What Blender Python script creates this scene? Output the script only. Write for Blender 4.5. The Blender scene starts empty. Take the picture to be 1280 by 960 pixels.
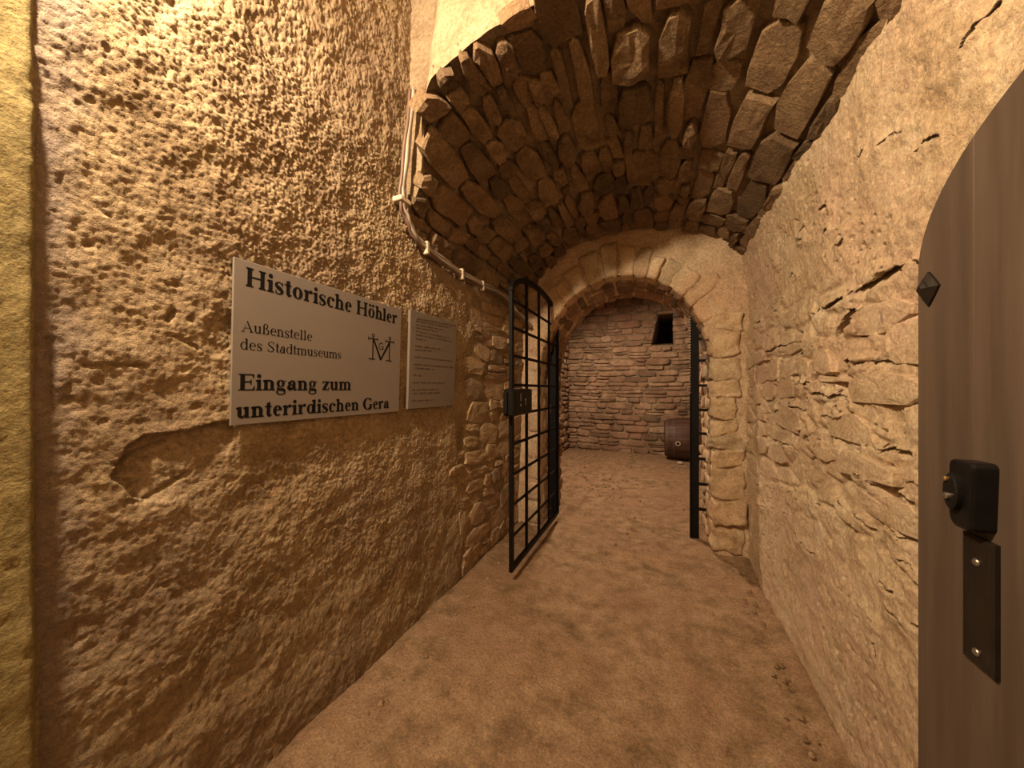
import bpy, math, random
import numpy as np
from mathutils import Vector

C = bpy.context.scene.collection
SC = bpy.context.scene
R = math.radians
# ---------------------------------------------------------------- camera
EYE = 1.25
cam_d = bpy.data.cameras.new('camera'); cam = bpy.data.objects.new('camera', cam_d); C.objects.link(cam)
cam.location = (0, 0, EYE); cam.rotation_euler = (R(90), 0, R(22.7))
cam_d.sensor_width = 36; cam_d.lens = 36*430/1280; cam_d.shift_y = 7/1280
cam_d.clip_start = .02
SC.camera = cam
# ---------------------------------------------------------------- world, lamps, exposure
w = bpy.data.worlds.new('world'); SC.world = w; w.use_nodes = True
w.node_tree.nodes['Background'].inputs[0].default_value = (.02, .015, .01, 1)
w.node_tree.nodes['Background'].inputs[1].default_value = 1
SC.view_settings.view_transform = 'Standard'; SC.view_settings.look = 'None'
SC.view_settings.exposure = 0.20; SC.view_settings.gamma = 1; SC.view_settings.use_curve_mapping = False


def lamp(name, loc, power, col, rad, kind='POINT'):
    d = bpy.data.lights.new(name, kind); d.energy = power; d.color = col; d.shadow_soft_size = rad
    o = bpy.data.objects.new(name, d); o.location = loc; C.objects.link(o); return o


lamp('entrance_lamp', (-.88, .0, 2.575), 215, (1, .77, .51), .04)
lo = lamp('cellar_lamp', (-.95, 4.7, 2.92), 245, (1, .72, .48), .06, 'SPOT')      # a shaded lamp under the cellar vault
lo.data.spot_size = R(150); lo.data.spot_blend = .55; lo.rotation_euler = Vector((-.22, -.28, .95)).to_track_quat('Z', 'Y').to_euler()

# ---------------------------------------------------------------- noise
rng = np.random.default_rng(7)
random.seed(7)
PERM = rng.permutation(4096)
GA = rng.random(4096)*2*np.pi
GRX, GRY = np.cos(GA), np.sin(GA)


def perlin(x, y, seed=0):
    x = np.asarray(x, float); y = np.asarray(y, float)
    xi = np.floor(x).astype(int); yi = np.floor(y).astype(int)
    xf = x-xi; yf = y-yi
    u = xf*xf*xf*(xf*(xf*6-15)+10); v = yf*yf*yf*(yf*(yf*6-15)+10)

    def g(ix, iy, dx, dy):
        h = PERM[(PERM[(ix+seed*37) & 4095]+iy) & 4095]
        return GRX[h]*dx+GRY[h]*dy
    a = g(xi, yi, xf, yf); b = g(xi+1, yi, xf-1, yf)
    c = g(xi, yi+1, xf, yf-1); d = g(xi+1, yi+1, xf-1, yf-1)
    return 1.5*((a*(1-u)+b*u)*(1-v)+(c*(1-u)+d*u)*v)


def fbm(x, y, o=4, seed=0, gain=.5):
    r = 0; a = 1; f = 1; t = 0
    for i in range(o):
        r = r+a*perlin(x*f+i*17.3, y*f-i*9.1, seed+i); t += a; a *= gain; f *= 2.03
    return r/t


def worley(x, y, seed=0):
    x = np.asarray(x, float); y = np.asarray(y, float)
    xi = np.floor(x).astype(int); yi = np.floor(y).astype(int)
    f1 = np.full(x.shape, 9.); f2 = np.full(x.shape, 9.)
    for dx in (-1, 0, 1):
        for dy in (-1, 0, 1):
            h = PERM[(PERM[(xi+dx+seed*53) & 4095]+yi+dy) & 4095]
            px = xi+dx+(h % 97)/97.; py = yi+dy+(h % 61)/61.
            d = np.hypot(px-x, py-y)
            f2 = np.where(d < f1, f1, np.minimum(f2, d)); f1 = np.minimum(f1, d)
    return f1, f2


def sstep(a, b, x):
    t = np.clip((x-a)/(b-a), 0, 1); return t*t*(3-2*t)


def polydist(x, y, pts):
    best = np.full(x.shape, 9.)
    for (ax, ay), (bx, by) in zip(pts[:-1], pts[1:]):
        dx, dy = bx-ax, by-ay; L = dx*dx+dy*dy
        t = np.clip(((x-ax)*dx+(y-ay)*dy)/L, 0, 1)
        best = np.minimum(best, np.hypot(x-ax-t*dx, y-ay-t*dy))
    return best


def inpoly(x, y, pts):
    r = np.zeros(x.shape, bool)
    for (ax, ay), (bx, by) in zip(pts, pts[1:]+pts[:1]):
        cnd = ((ay > y) != (by > y)) & (x < (bx-ax)*(y-ay)/(by-ay+1e-12)+ax)
        r ^= cnd
    return r


# ---------------------------------------------------------------- mesh helpers
def link(name, me, mat=None, parent=None, kind=None, smooth=True):
    o = bpy.data.objects.new(name, me); C.objects.link(o)
    if mat: me.materials.append(mat)
    if parent: o.parent = parent
    if kind: o['kind'] = kind
    if smooth and len(me.polygons): me.polygons.foreach_set('use_smooth', [True]*len(me.polygons))
    return o


def pymesh(name, v, f):
    me = bpy.data.meshes.new(name); me.from_pydata([tuple(p) for p in v], [], f); me.update(); return me


def grid(name, P, mat, keep=None, parent=None, kind=None, flip=False):
    n, m = P.shape[:2]
    idx = np.arange(n*m).reshape(n, m)
    q = np.stack([idx[:-1, :-1], idx[1:, :-1], idx[1:, 1:], idx[:-1, 1:]], -1)
    if flip: q = q[..., ::-1]
    q = q.reshape(-1, 4)
    if keep is not None:
        k = keep[:-1, :-1] & keep[1:, :-1] & keep[1:, 1:] & keep[:-1, 1:]
        q = q[k.reshape(-1)]
        used = np.unique(q); remap = np.full(n*m, -1); remap[used] = np.arange(len(used))
        V = P.reshape(-1, 3)[used]; q = remap[q]
    else:
        V = P.reshape(-1, 3)
    me = bpy.data.meshes.new(name)
    me.vertices.add(len(V)); me.vertices.foreach_set('co', V.astype(np.float32).ravel())
    me.loops.add(len(q)*4); me.loops.foreach_set('vertex_index', q.astype(np.int32).ravel())
    me.polygons.add(len(q)); me.polygons.foreach_set('loop_start', np.arange(0, len(q)*4, 4, dtype=np.int32))
    me.polygons.foreach_set('loop_total', np.full(len(q), 4, dtype=np.int32))
    me.update(calc_edges=True); me.validate()
    return link(name, me, mat, parent, kind)


class MB:
    """collects boxes, bars, tubes and flat polygons into one mesh"""
    def __init__(s): s.v = []; s.f = []

    def add(s, v, f):
        b = len(s.v); s.v += [tuple(p) for p in v]; s.f += [tuple(i+b for i in q) for q in f]; return s

    def box(s, x0, x1, y0, y1, z0, z1, bev=0.0):
        if bev:
            b = bev; ring = []
            for z, k in ((z0, b), (z0+b, 0), (z1-b, 0), (z1, b)):
                X0, X1, Y0, Y1 = x0+k, x1-k, y0+k, y1-k
                ring += [(X0+b, Y0, z), (X1-b, Y0, z), (X1, Y0+b, z), (X1, Y1-b, z), (X1-b, Y1, z), (X0+b, Y1, z), (X0, Y1-b, z), (X0, Y0+b, z)]
            f = []
            for r in range(3):
                for i in range(8):
                    j = (i+1) % 8; f.append((r*8+i, r*8+j, r*8+8+j, r*8+8+i))
            f.append(tuple(range(7, -1, -1))); f.append(tuple(range(24, 32)))
            return s.add(ring, f)
        v = [(x, y, z) for z in (z0, z1) for (x, y) in ((x0, y0), (x1, y0), (x1, y1), (x0, y1))]
        return s.add(v, [(3, 2, 1, 0), (4, 5, 6, 7), (0, 1, 5, 4), (1, 2, 6, 5), (2, 3, 7, 6), (3, 0, 4, 7)])

    def tube(s, pts, r, n=8, r2=None, cap=True):
        pts = [Vector(p) for p in pts]; v = []; f = []; N = len(pts)
        t0 = (pts[1]-pts[0]).normalized()
        a = Vector((0, 0, 1)) if abs(t0.z) < .9 else Vector((1, 0, 0))
        nx = t0.cross(a).normalized()
        for i, p in enumerate(pts):
            t = (pts[min(i+1, N-1)]-pts[max(i-1, 0)]).normalized()
            nx = (nx-t*nx.dot(t)).normalized(); ny = t.cross(nx)
            rr = r if r2 is None else r+(r2-r)*i/(N-1)
            for k in range(n):
                an = 2*math.pi*k/n; v.append(p+nx*rr*math.cos(an)+ny*rr*math.sin(an))
        for i in range(N-1):
            for k in range(n):
                j = (k+1) % n; f.append((i*n+k, i*n+j, i*n+n+j, i*n+n+k))
        if cap: f.append(tuple(range(n-1, -1, -1))); f.append(tuple(range((N-1)*n, N*n)))
        return s.add(v, f)

    def sweep(s, pts, a, b, wa, wb):
        """rectangular bar along pts; a(i), b(i) give the two section axes"""
        v = []; f = []
        for i, p in enumerate(pts):
            p = Vector(p); A = Vector(a(i))*wa/2; B = Vector(b(i))*wb/2
            v += [p-A-B, p+A-B, p+A+B, p-A+B]
        for i in range(len(pts)-1):
            for k in range(4):
                j = (k+1) % 4; f.append((i*4+k, i*4+j, i*4+4+j, i*4+4+k))
        f.append((3, 2, 1, 0)); n = len(pts)-1; f.append((n*4, n*4+1, n*4+2, n*4+3))
        return s.add(v, f)

    def lathe(s, prof, origin, axis, n=20, ref=None):
        """prof: list of (along, radius)"""
        o = Vector(origin); ax = Vector(axis).normalized()
        rf = Vector(ref) if ref else (Vector((0, 0, 1)) if abs(ax.z) < .9 else Vector((1, 0, 0)))
        p = ax.cross(rf).normalized(); q = ax.cross(p); v = []; f = []
        for (h, r) in prof:
            for k in range(n):
                an = 2*math.pi*k/n; v.append(o+ax*h+p*r*math.cos(an)+q*r*math.sin(an))
        for i in range(len(prof)-1):
            for k in range(n):
                j = (k+1) % n; f.append((i*n+k, i*n+j, i*n+n+j, i*n+n+k))
        f.append(tuple(range(n-1, -1, -1))); f.append(tuple(range((len(prof)-1)*n, len(prof)*n)))
        return s.add(v, f)

    def build(s, name, mat, parent=None, smooth=False):
        return link(name, pymesh(name, s.v, s.f), mat, parent, None, smooth)


def empty(name, loc, label, cat, group=None):
    o = bpy.data.objects.new(name, None); C.objects.link(o); o.location = loc; o.empty_display_size = .1
    o['label'] = label; o['category'] = cat
    if group: o['group'] = group
    return o


def under(root, children_from):
    """parent already world-placed meshes to an empty without moving them"""
    for ch in children_from:
        ch.parent = root; ch.matrix_parent_inverse = root.matrix_basis.inverted()


def tag(o, label=None, cat=None, kind=None, group=None):
    if label: o['label'] = label
    if cat: o['category'] = cat
    if kind: o['kind'] = kind
    if group: o['group'] = group
    return o


# ---------------------------------------------------------------- materials
class NT:
    def __init__(s, name):
        s.m = bpy.data.materials.new(name); s.m.use_nodes = True; s.t = s.m.node_tree
        s.b = s.t.nodes['Principled BSDF']; s.co = s.n('ShaderNodeTexCoord').outputs['Object']

    def n(s, k, **kw):
        d = s.t.nodes.new(k)
        for a, b in kw.items(): setattr(d, a, b)
        return d

    def l(s, a, b): s.t.links.new(a, b)

    def noise(s, scale, detail=6, rough=.6, vec=None, stretch=None):
        d = s.n('ShaderNodeTexNoise'); d.inputs['Scale'].default_value = scale
        d.inputs['Detail'].default_value = detail; d.inputs['Roughness'].default_value = rough
        src = vec or s.co
        if stretch:
            mp = s.n('ShaderNodeMapping'); mp.inputs['Scale'].default_value = stretch; s.l(src, mp.inputs[0]); src = mp.outputs[0]
        s.l(src, d.inputs['Vector']); return d.outputs['Fac']

    def ramp(s, fac, stops):
        r = s.n('ShaderNodeValToRGB'); e = r.color_ramp.elements
        while len(e) < len(stops): e.new(.5)
        for x, (p, c) in zip(e, stops): x.position = p; x.color = (*c, 1) if len(c) == 3 else c
        s.l(fac, r.inputs[0]); return r.outputs[0]

    def mix(s, fac, a, b, mode='MIX'):
        d = s.n('ShaderNodeMix', data_type='RGBA', blend_type=mode)
        for sock, val in ((d.inputs['Factor'], fac), (d.inputs[6], a), (d.inputs[7], b)):
            if hasattr(val, 'links'): s.l(val, sock)
            elif isinstance(val, tuple): sock.default_value = (*val, 1)
            else: sock.default_value = val
        return d.outputs[2]

    def bump(s, hs, strength=1, dist=.004):
        prev = None
        for h, d in hs:
            b = s.n('ShaderNodeBump'); b.inputs['Strength'].default_value = strength; b.inputs['Distance'].default_value = d
            s.l(h, b.inputs['Height'])
            if prev: s.l(prev, b.inputs['Normal'])
            prev = b.outputs[0]
        s.l(prev, s.b.inputs['Normal'])


def g3(c, k): return tuple(min(1, x*k) for x in c)


def adj(c):
    m = sum(c)/3; return tuple((x*.90+m*.10)*.80 for x in c)


def rock(name, base, dark, light, tint=None, scale=6, rough=.92, bumps=((60, .004), (220, .0015)), vary=0.0, stain=.35, pits=False, grey=False, spot=None):
    t = NT(name); base, dark, light = adj(base), adj(dark), adj(light); tint = adj(tint) if tint else None
    c = t.ramp(t.noise(scale, 9, .68), [(.34, dark), (.5, base), (.66, light)])
    if tint: c = t.mix(t.ramp(t.noise(1.7, 5, .6), [(.45, (0, 0, 0)), (.66, (.8, .8, .8))]), c, tint)
    c = t.mix(t.ramp(t.noise(scale*.35, 7, .65), [(.52, (0, 0, 0)), (.75, (stain,)*3)]), c, g3(dark, .6))
    c = t.mix(.42, c, t.ramp(t.noise(scale*12, 6, .8), [(.36, (.10, .10, .10)), (.64, (.92, .92, .92))]), 'OVERLAY')
    if vary:
        oi = t.n('ShaderNodeObjectInfo')
        c = t.mix(1.0, c, t.ramp(oi.outputs['Random'], [(0, (1-vary,)*3), (.35, (1-vary*.3, 1-vary*.38, 1-vary*.45)), (.7, (1, .97, .93)), (1, (1+vary*.3, 1+vary*.24, 1+vary*.2))]), 'MULTIPLY')
    if spot:                                     # a small bluish smear of old paint
        v1 = t.n('ShaderNodeVectorMath', operation='SUBTRACT'); t.l(t.co, v1.inputs[0]); v1.inputs[1].default_value = spot
        v2 = t.n('ShaderNodeVectorMath', operation='MULTIPLY'); t.l(v1.outputs[0], v2.inputs[0]); v2.inputs[1].default_value = (4, 52, 17)
        v3 = t.n('ShaderNodeVectorMath', operation='LENGTH'); t.l(v2.outputs[0], v3.inputs[0])
        ad = t.n('ShaderNodeMath', operation='ADD'); t.l(v3.outputs['Value'], ad.inputs[0]); t.l(t.noise(60, 5, .7), ad.inputs[1])
        c = t.mix(t.ramp(ad.outputs[0], [(.75, (.7, .7, .7)), (1.0, (0, 0, 0))]), c, (.24, .19, .21))
    if grey:                                     # grey tint painting in the reveal's shadow beside the yellow strip
        sp = t.n('ShaderNodeSeparateXYZ'); t.l(t.co, sp.inputs[0])
        ad = t.n('ShaderNodeMath', operation='ADD'); t.l(sp.outputs['Y'], ad.inputs[0])
        ns = t.n('ShaderNodeMath', operation='MULTIPLY'); t.l(t.noise(7, 6, .7), ns.inputs[0]); ns.inputs[1].default_value = .22; t.l(ns.outputs[0], ad.inputs[1])
        c = t.mix(t.ramp(ad.outputs[0], [(.385, (.75, .75, .75)), (.45, (0, 0, 0))]), c, (.27, .215, .185))
    t.l(c, t.b.inputs['Base Color']); t.b.inputs['Roughness'].default_value = rough
    t.b.inputs['Specular IOR Level'].default_value = .25
    hs = [(t.noise(a, 5, .65), d) for a, d in bumps]
    if pits:
        v = t.n('ShaderNodeTexVoronoi'); v.inputs['Scale'].default_value = 48; t.l(t.co, v.inputs['Vector'])
        hs.append((t.ramp(v.outputs['Distance'], [(.0, (0, 0, 0)), (.22, (1, 1, 1))]), .003))
    t.bump(hs)
    return t.m


def plain(name, col, rough=.5, metal=0., bump=None, var=.15, scale=30):
    t = NT(name)
    c = t.ramp(t.noise(scale, 5, .6), [(.3, g3(col, 1-var)), (.7, g3(col, 1+var))])
    t.l(c, t.b.inputs['Base Color']); t.b.inputs['Roughness'].default_value = rough; t.b.inputs['Metallic'].default_value = metal
    if bump: t.bump([(t.noise(bump[0], 4, .6), bump[1])])
    if max(col) < .01: t.b.inputs['Specular IOR Level'].default_value = .2
    return t.m


M = {}
M['plaster'] = rock('ochre_plaster', (.44, .31, .165), (.30, .20, .10), (.54, .40, .23), tint=(.38, .265, .165), scale=5, bumps=((38, .009), (110, .007), (300, .003)), stain=.35, grey=True)
M['plaster_right'] = rock('pale_plaster', (.76, .57, .36), (.60, .42, .25), (.84, .67, .47), tint=(.76, .52, .36), scale=6, bumps=((40, .005), (120, .005), (300, .003)), stain=.3, spot=(.6, 1.352, 1.46))
M['yellow'] = rock('yellow_paint', (.31, .24, .09), (.24, .185, .065), (.36, .28, .11), scale=9, bumps=((30, .004), (140, .002)), stain=.5)
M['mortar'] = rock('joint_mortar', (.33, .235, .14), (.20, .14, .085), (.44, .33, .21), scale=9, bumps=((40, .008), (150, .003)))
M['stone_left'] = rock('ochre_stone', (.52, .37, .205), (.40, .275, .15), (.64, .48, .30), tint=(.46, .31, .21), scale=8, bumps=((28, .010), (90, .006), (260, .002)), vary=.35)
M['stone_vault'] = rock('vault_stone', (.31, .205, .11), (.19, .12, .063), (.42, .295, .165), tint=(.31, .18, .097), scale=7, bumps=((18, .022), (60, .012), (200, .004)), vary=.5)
M['stone_arch'] = rock('arch_stone', (.76, .57, .35), (.58, .41, .23), (.86, .69, .48), tint=(.74, .46, .27), scale=7, bumps=((30, .008), (95, .005), (280, .002)), vary=.25)
M['arch_plaster'] = rock('arch_plaster', (.72, .53, .33), (.52, .36, .21), (.84, .66, .45), tint=(.72, .46, .29), scale=6, bumps=((32, .008), (110, .005), (280, .002)))
M['stone_back'] = rock('reddish_stone', (.47, .315, .205), (.28, .175, .11), (.64, .465, .32), tint=(.45, .255, .165), scale=6, bumps=((18, .022), (60, .012), (200, .004)), vary=.5)
M['floor'] = rock('sandy_floor', (.43, .27, .145), (.25, .15, .075), (.57, .375, .22), tint=(.48, .28, .155), scale=9, bumps=((24, .014), (80, .010), (240, .004)), stain=.6)
M['rough_dark'] = rock('brown_render', (.34, .24, .14), (.24, .16, .09), (.42, .30, .18), scale=5)  # dark brown render for the entrance walls and ceiling
M['iron'] = plain('black_iron', (.0045, .004, .0038), .62, .0, bump=(160, .0006), var=.3)
M['iron_dark'] = plain('lock_iron', (.008, .007, .0065), .45, .0, bump=(120, .0004), var=.3)
M['black_plastic'] = plain('black_plastic', (.008, .007, .007), .28, 0., var=.2)
M['hoop'] = plain('rusty_hoop', (.085, .048, .038), .6, 0, var=.3)
M['steel'] = plain('worn_steel', (.42, .38, .34), .32, .9, var=.15)
M['bronze'] = plain('dark_bronze', (.020, .015, .012), .42, .4, bump=(150, .0005), var=.3)
M['brass'] = plain('brass', (.62, .42, .16), .3, .9, var=.15)
M['plate'] = plain('grey_plate', (.200, .173, .152), .38, .0, var=.03, scale=6)
M['plate_small'] = plain('grey_plate_small', (.172, .145, .122), .40, .0, var=.03, scale=6)
M['ink'] = plain('black_ink', (.004, .003, .003), .8, 0, var=.1)
M['ink_grey'] = plain('grey_ink', (.06, .047, .038), .6, 0, var=.1)
M['cable'] = plain('cable_sheath', (.30, .25, .20), .5, 0, var=.2, scale=12)
M['cable_brown'] = plain('brown_cable_sheath', (.15, .085, .06), .5, 0, var=.2, scale=12)
M['clip'] = plain('pale_clip', (.55, .46, .34), .5, 0, var=.15)
M['bone'] = rock('pale_strip', (.62, .47, .31), (.46, .33, .2), (.7, .56, .4), scale=14)
M['pebble'] = rock('pebble', (.36, .24, .13), (.24, .15, .08), (.46, .33, .2), scale=20, vary=.4)


def wood(name, a, b, rough, stretch, bumpd=.0012, vary=.2):
    t = NT(name)
    f = t.noise(7, 8, .62, stretch=stretch)
    c = t.ramp(f, [(.32, a), (.66, b)])
    c = t.mix(.35, c, t.ramp(t.noise(26, 4, .6, stretch=stretch), [(.35, (.3, .3, .3)), (.65, (.8, .8, .8))]), 'OVERLAY')
    oi = t.n('ShaderNodeObjectInfo')
    c = t.mix(1., c, t.ramp(oi.outputs['Random'], [(0, (1-vary,)*3), (1, (1, 1, 1))]), 'MULTIPLY')
    t.l(c, t.b.inputs['Base Color'])
    t.l(t.ramp(t.noise(20, 3, .5, stretch=stretch), [(.3, (rough-.08,)*3), (.7, (rough+.1,)*3)]), t.b.inputs['Roughness'])
    t.b.inputs['Specular IOR Level'].default_value = .3
    t.bump([(f, bumpd)])
    return t.m


M['door_wood'] = wood('varnished_door_wood', (.068, .048, .037), (.108, .078, .060), .44, (1, 1, .07))
M['barrel_wood'] = wood('barrel_wood', (.070, .035, .025), (.120, .064, .046), .55, (.12, 1, 1), .002, .35)


# ---------------------------------------------------------------- stones
def ring_stone(name, quad, fn, h, mat, parent, K=12, sink=.04, seed=0, n=5.0, ang=False):
    """one irregular stone; quad: four (s,t) corners; fn(s,t,d) -> world point, d is how far proud"""
    r = random.Random(seed)
    if ang: K = r.randint(8, 12)
    (s00, t00), (s10, t10), (s11, t11), (s01, t01) = quad
    tilt = (r.uniform(-.25, .25)*h, r.uniform(-.25, .25)*h)
    ph = r.uniform(0, .5); grow = 1.07 if ang else 1; jit = [1-abs(r.gauss(0, .08 if ang else .05)) for _ in range(K)]; aj = [r.uniform(-.32, .32) if ang else 0 for _ in range(K)]

    def at(a, b):
        u, v = (a+1)/2, (b+1)/2
        return ((s00*(1-u)+s10*u)*(1-v)+(s01*(1-u)+s11*u)*v, (t00*(1-u)+t10*u)*(1-v)+(t01*(1-u)+t11*u)*v)
    V = []; F = []
    rings = ((1.0, -sink), (1.0, h*.45), (.955, h*.90), (.62, h))
    for q, (sc, d) in enumerate(rings):
        for k in range(K):
            an = 2*math.pi*(k+ph+aj[k])/K; ca, sa = math.cos(an), math.sin(an)
            rr = (abs(ca)**n+abs(sa)**n)**(-1/n)*jit[k]*sc*grow
            a, b = ca*rr, sa*rr
            dd = d if q == 0 else d*(1+r.uniform(-.16, .16))+(tilt[0]*a+tilt[1]*b)
            V.append(fn(*at(a, b), dd))
    V.append(fn(*at(r.uniform(-.2, .2), r.uniform(-.2, .2)), h*(1+r.uniform(-.15, .12))))
    for q in range(len(rings)-1):
        for k in range(K):
            j = (k+1) % K; F.append((q*K+k, q*K+j, q*K+K+j, q*K+K+k))
    c = len(V)-1; b = (len(rings)-1)*K
    for k in range(K): F.append((b+k, b+(k+1) % K, c))
    return link(name, pymesh(name, V, F), mat, parent, None, not ang)


def courses(s0, s1, t0, t1, hr, lr, gap, r, wob=.25):
    """coursed rubble in a rectangle: courses run along s and stack in t"""
    out = []; t = t0
    ph = r.uniform(0, 9)
    while t < t1-.3*hr[0]:
        h = r.uniform(*hr)
        s = s0-r.uniform(0, lr[0])
        while s < s1:
            L = r.uniform(*lr)*(1.15 if h > sum(hr)/2 else .9)
            parts = [(t, t+h)]
            if h > hr[0]*1.35 and r.random() < .3:
                k = r.uniform(.4, .6); parts = [(t, t+h*k), (t+h*k, t+h)]
            for (a, b) in parts:
                g = gap*r.uniform(.6, 1.4)/2
                w = lambda: r.uniform(-wob, wob)*gap*1.4
                yy = lambda q: math.sin(q*2.1+ph)*.012+math.sin(q*5.3+ph*2)*.007
                out.append([(s+g+w(), a+g+w()+yy(s)), (s+L-g+w(), a+g+w()+yy(s+L)), (s+L-g+w(), b-g+w()+yy(s+L)), (s+g+w(), b-g+w()+yy(s))])
            s += L
        t += h
    return out


def centre(q): return (sum(p[0] for p in q)/4, sum(p[1] for p in q)/4)


def block(name, fn, mat, parent, seed=0, n=7., div=(4, 4, 4), amp=.008, freq=9.):
    """rounded, roughened block; fn maps (-1..1)^3 to world"""
    V = []; idx = {}; F = []

    def vid(p):
        k = tuple(round(x, 4) for x in p)
        if k not in idx:
            nn = sum(abs(x)**n for x in p)**(1/n); idx[k] = len(V); V.append(tuple(x/nn for x in p))
        return idx[k]
    for ax in range(3):
        u, v = (ax+1) % 3, (ax+2) % 3
        for sg in (-1, 1):
            for i in range(div[u]):
                for j in range(div[v]):
                    q = []
                    for (a, b) in ((0, 0), (1, 0), (1, 1), (0, 1)):
                        p = [0, 0, 0]; p[ax] = sg; p[u] = -1+2*(i+a)/div[u]; p[v] = -1+2*(j+b)/div[v]; q.append(vid(p))
                    F.append(tuple(q if sg > 0 else q[::-1]))
    P = np.array([fn(*p) for p in V], float)
    o = seed*3.7
    P[:, 0] += amp*fbm(P[:, 1]*freq+o, P[:, 2]*freq, 3, 1); P[:, 1] += amp*1.3*fbm(P[:, 0]*freq, P[:, 2]*freq+o, 3, 2); P[:, 2] += amp*.8*fbm(P[:, 0]*freq+o, P[:, 1]*freq, 2, 3)
    return link(name, pymesh(name, P, F), mat, parent)


# ---------------------------------------------------------------- vault and arch profiles
def catmull(pts, n):
    P = np.array([pts[0]]+list(pts)+[pts[-1]], float); out = []
    for i in range(1, len(P)-2):
        for k in range(n):
            t = k/n; a, b, c, d = P[i-1], P[i], P[i+1], P[i+2]
            out.append(.5*(2*b+(c-a)*t+(2*a-5*b+4*c-d)*t*t+(3*b-a-3*c+d)*t**3))
    out.append(P[-2]); return np.array(out)


class Arc:
    """a profile in X-Z, addressed by arc length; normal points into the room"""
    def __init__(s, pts, n=12):
        s.p = catmull(pts, n); d = np.hypot(*np.diff(s.p, axis=0).T); s.s = np.concatenate([[0], np.cumsum(d)]); s.L = s.s[-1]

    def at(s, q):
        x = np.interp(q, s.s, s.p[:, 0]); z = np.interp(q, s.s, s.p[:, 1])
        e = .02; dx = np.interp(np.add(q, e), s.s, s.p[:, 0])-np.interp(np.subtract(q, e), s.s, s.p[:, 0])
        dz = np.interp(np.add(q, e), s.s, s.p[:, 1])-np.interp(np.subtract(q, e), s.s, s.p[:, 1])
        L = np.hypot(dx, dz)+1e-9
        return x, z, dz/L, -dx/L

    def pt(s, q, y, d):
        x, z, nx, nz = s.at(q); return (float(x+nx*d), y, float(z+nz*d))


def vfront(s): return 1.08+.25*sstep(.62, .25, s)   # the ragged front edge lies askew


VAULT = Arc([(-1.15, 1.97), (-1.03, 2.2), (-.82, 2.40), (-.55, 2.50), (-.25, 2.535), (.05, 2.515), (.35, 2.43), (.63, 2.21)])
CELLAR = Arc([(-1.72, 2.40), (-1.4, 2.75), (-.9, 3.03), (-.4, 3.15), (.1, 3.08), (.5, 2.84), (.85, 2.50), (1.02, 2.28)])
YV0, YV1 = 1.08, 2.97        # the vault's two ends
XR = .62                     # right wall


def xleft(z): return -1.13+.033*(z-1.25)


# ================================================================ THE SETTING
# ---- left wall, rough ochre plaster
Yl = np.concatenate([np.arange(.235, 2.0, .0042), np.arange(2.0, 3.0, .009)]); Zl = np.concatenate([np.arange(-.04, .5, .008), np.arange(.5, 2.3, .0042), np.arange(2.3, 3.22, .009)])
Yg, Zg = np.meshgrid(Yl, Zl, indexing='ij')
rough = .28+.72*sstep(.42, 1.0, Yg+.35*(Zg-1.25)+.15*fbm(Yg*3, Zg*3, 3, 5))
rough *= .45+.55*sstep(.9, 1.75, Zg+.12*fbm(Yg*4, Zg*4, 3, 8))
D = .016*fbm(Yg*1.6, Zg*1.6, 3, 1)+.012*fbm(Yg*6, Zg*6, 3, 2)
D += rough*(.007*fbm(Yg*17, Zg*17, 3, 3)+.0085*np.abs(fbm(Yg*40, Zg*40, 3, 4))+.0060*np.abs(perlin(Yg*85, Zg*85, 6))+.0022*perlin(Yg*115, Zg*115, 7))
D += .0030*(1-.5*rough)*fbm(Yg*55+Zg*25, Zg*30-Yg*20, 3, 14)+.0016*perlin(Yg*100, Zg*90, 15)
D -= .014
D += (1-rough)*(.0035*fbm(Yg*26, Zg*26, 3, 9)+.003*fbm(Yg*60, Zg*9, 2, 10)*sstep(.75, .35, Yg))
f1, f2 = worley(Yg*9, Zg*9, 3); D -= .007*sstep(.12, .0, f1)*(perlin(Yg*3, Zg*3, 11) > .05)
hol = [(.60, 1.16), (.575, 1.158), (.512, 1.148), (.463, 1.14), (.42, 1.137), (.393, 1.114), (.376, 1.053), (.399, 1.0), (.47, .96), (.58, 1.0), (.62, 1.1)]
wob = .012*fbm(Yg*12, Zg*12, 3, 12)
ins = inpoly(Yg+wob, Zg+wob, hol); dd = polydist(Yg+wob, Zg+wob, hol[:8])
D -= np.where(ins, .019*np.exp(-dd/.055)*sstep(0, .006, dd), 0)
D += np.where(~ins, .006*np.exp(-dd/.03), 0)
for pts, wd, dp in (([(.38, 1.08), (.44, 1.11), (.47, 1.12)], .005, .010), ([(.40, .985), (.43, .98), (.52, 1.03)], .005, .008), ([(.28, 1.35), (.285, 1.2)], .006, .008), ([(.47, 1.43), (.48, 1.45)], .006, .016), ([(.33, 1.30), (.42, 1.305)], .004, .008), ([(.47, 1.39), (.53, 1.36)], .004, .008)):
    D -= dp*np.exp(-(polydist(Yg+wob*.5, Zg+wob*.5, pts)/wd)**2)
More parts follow.
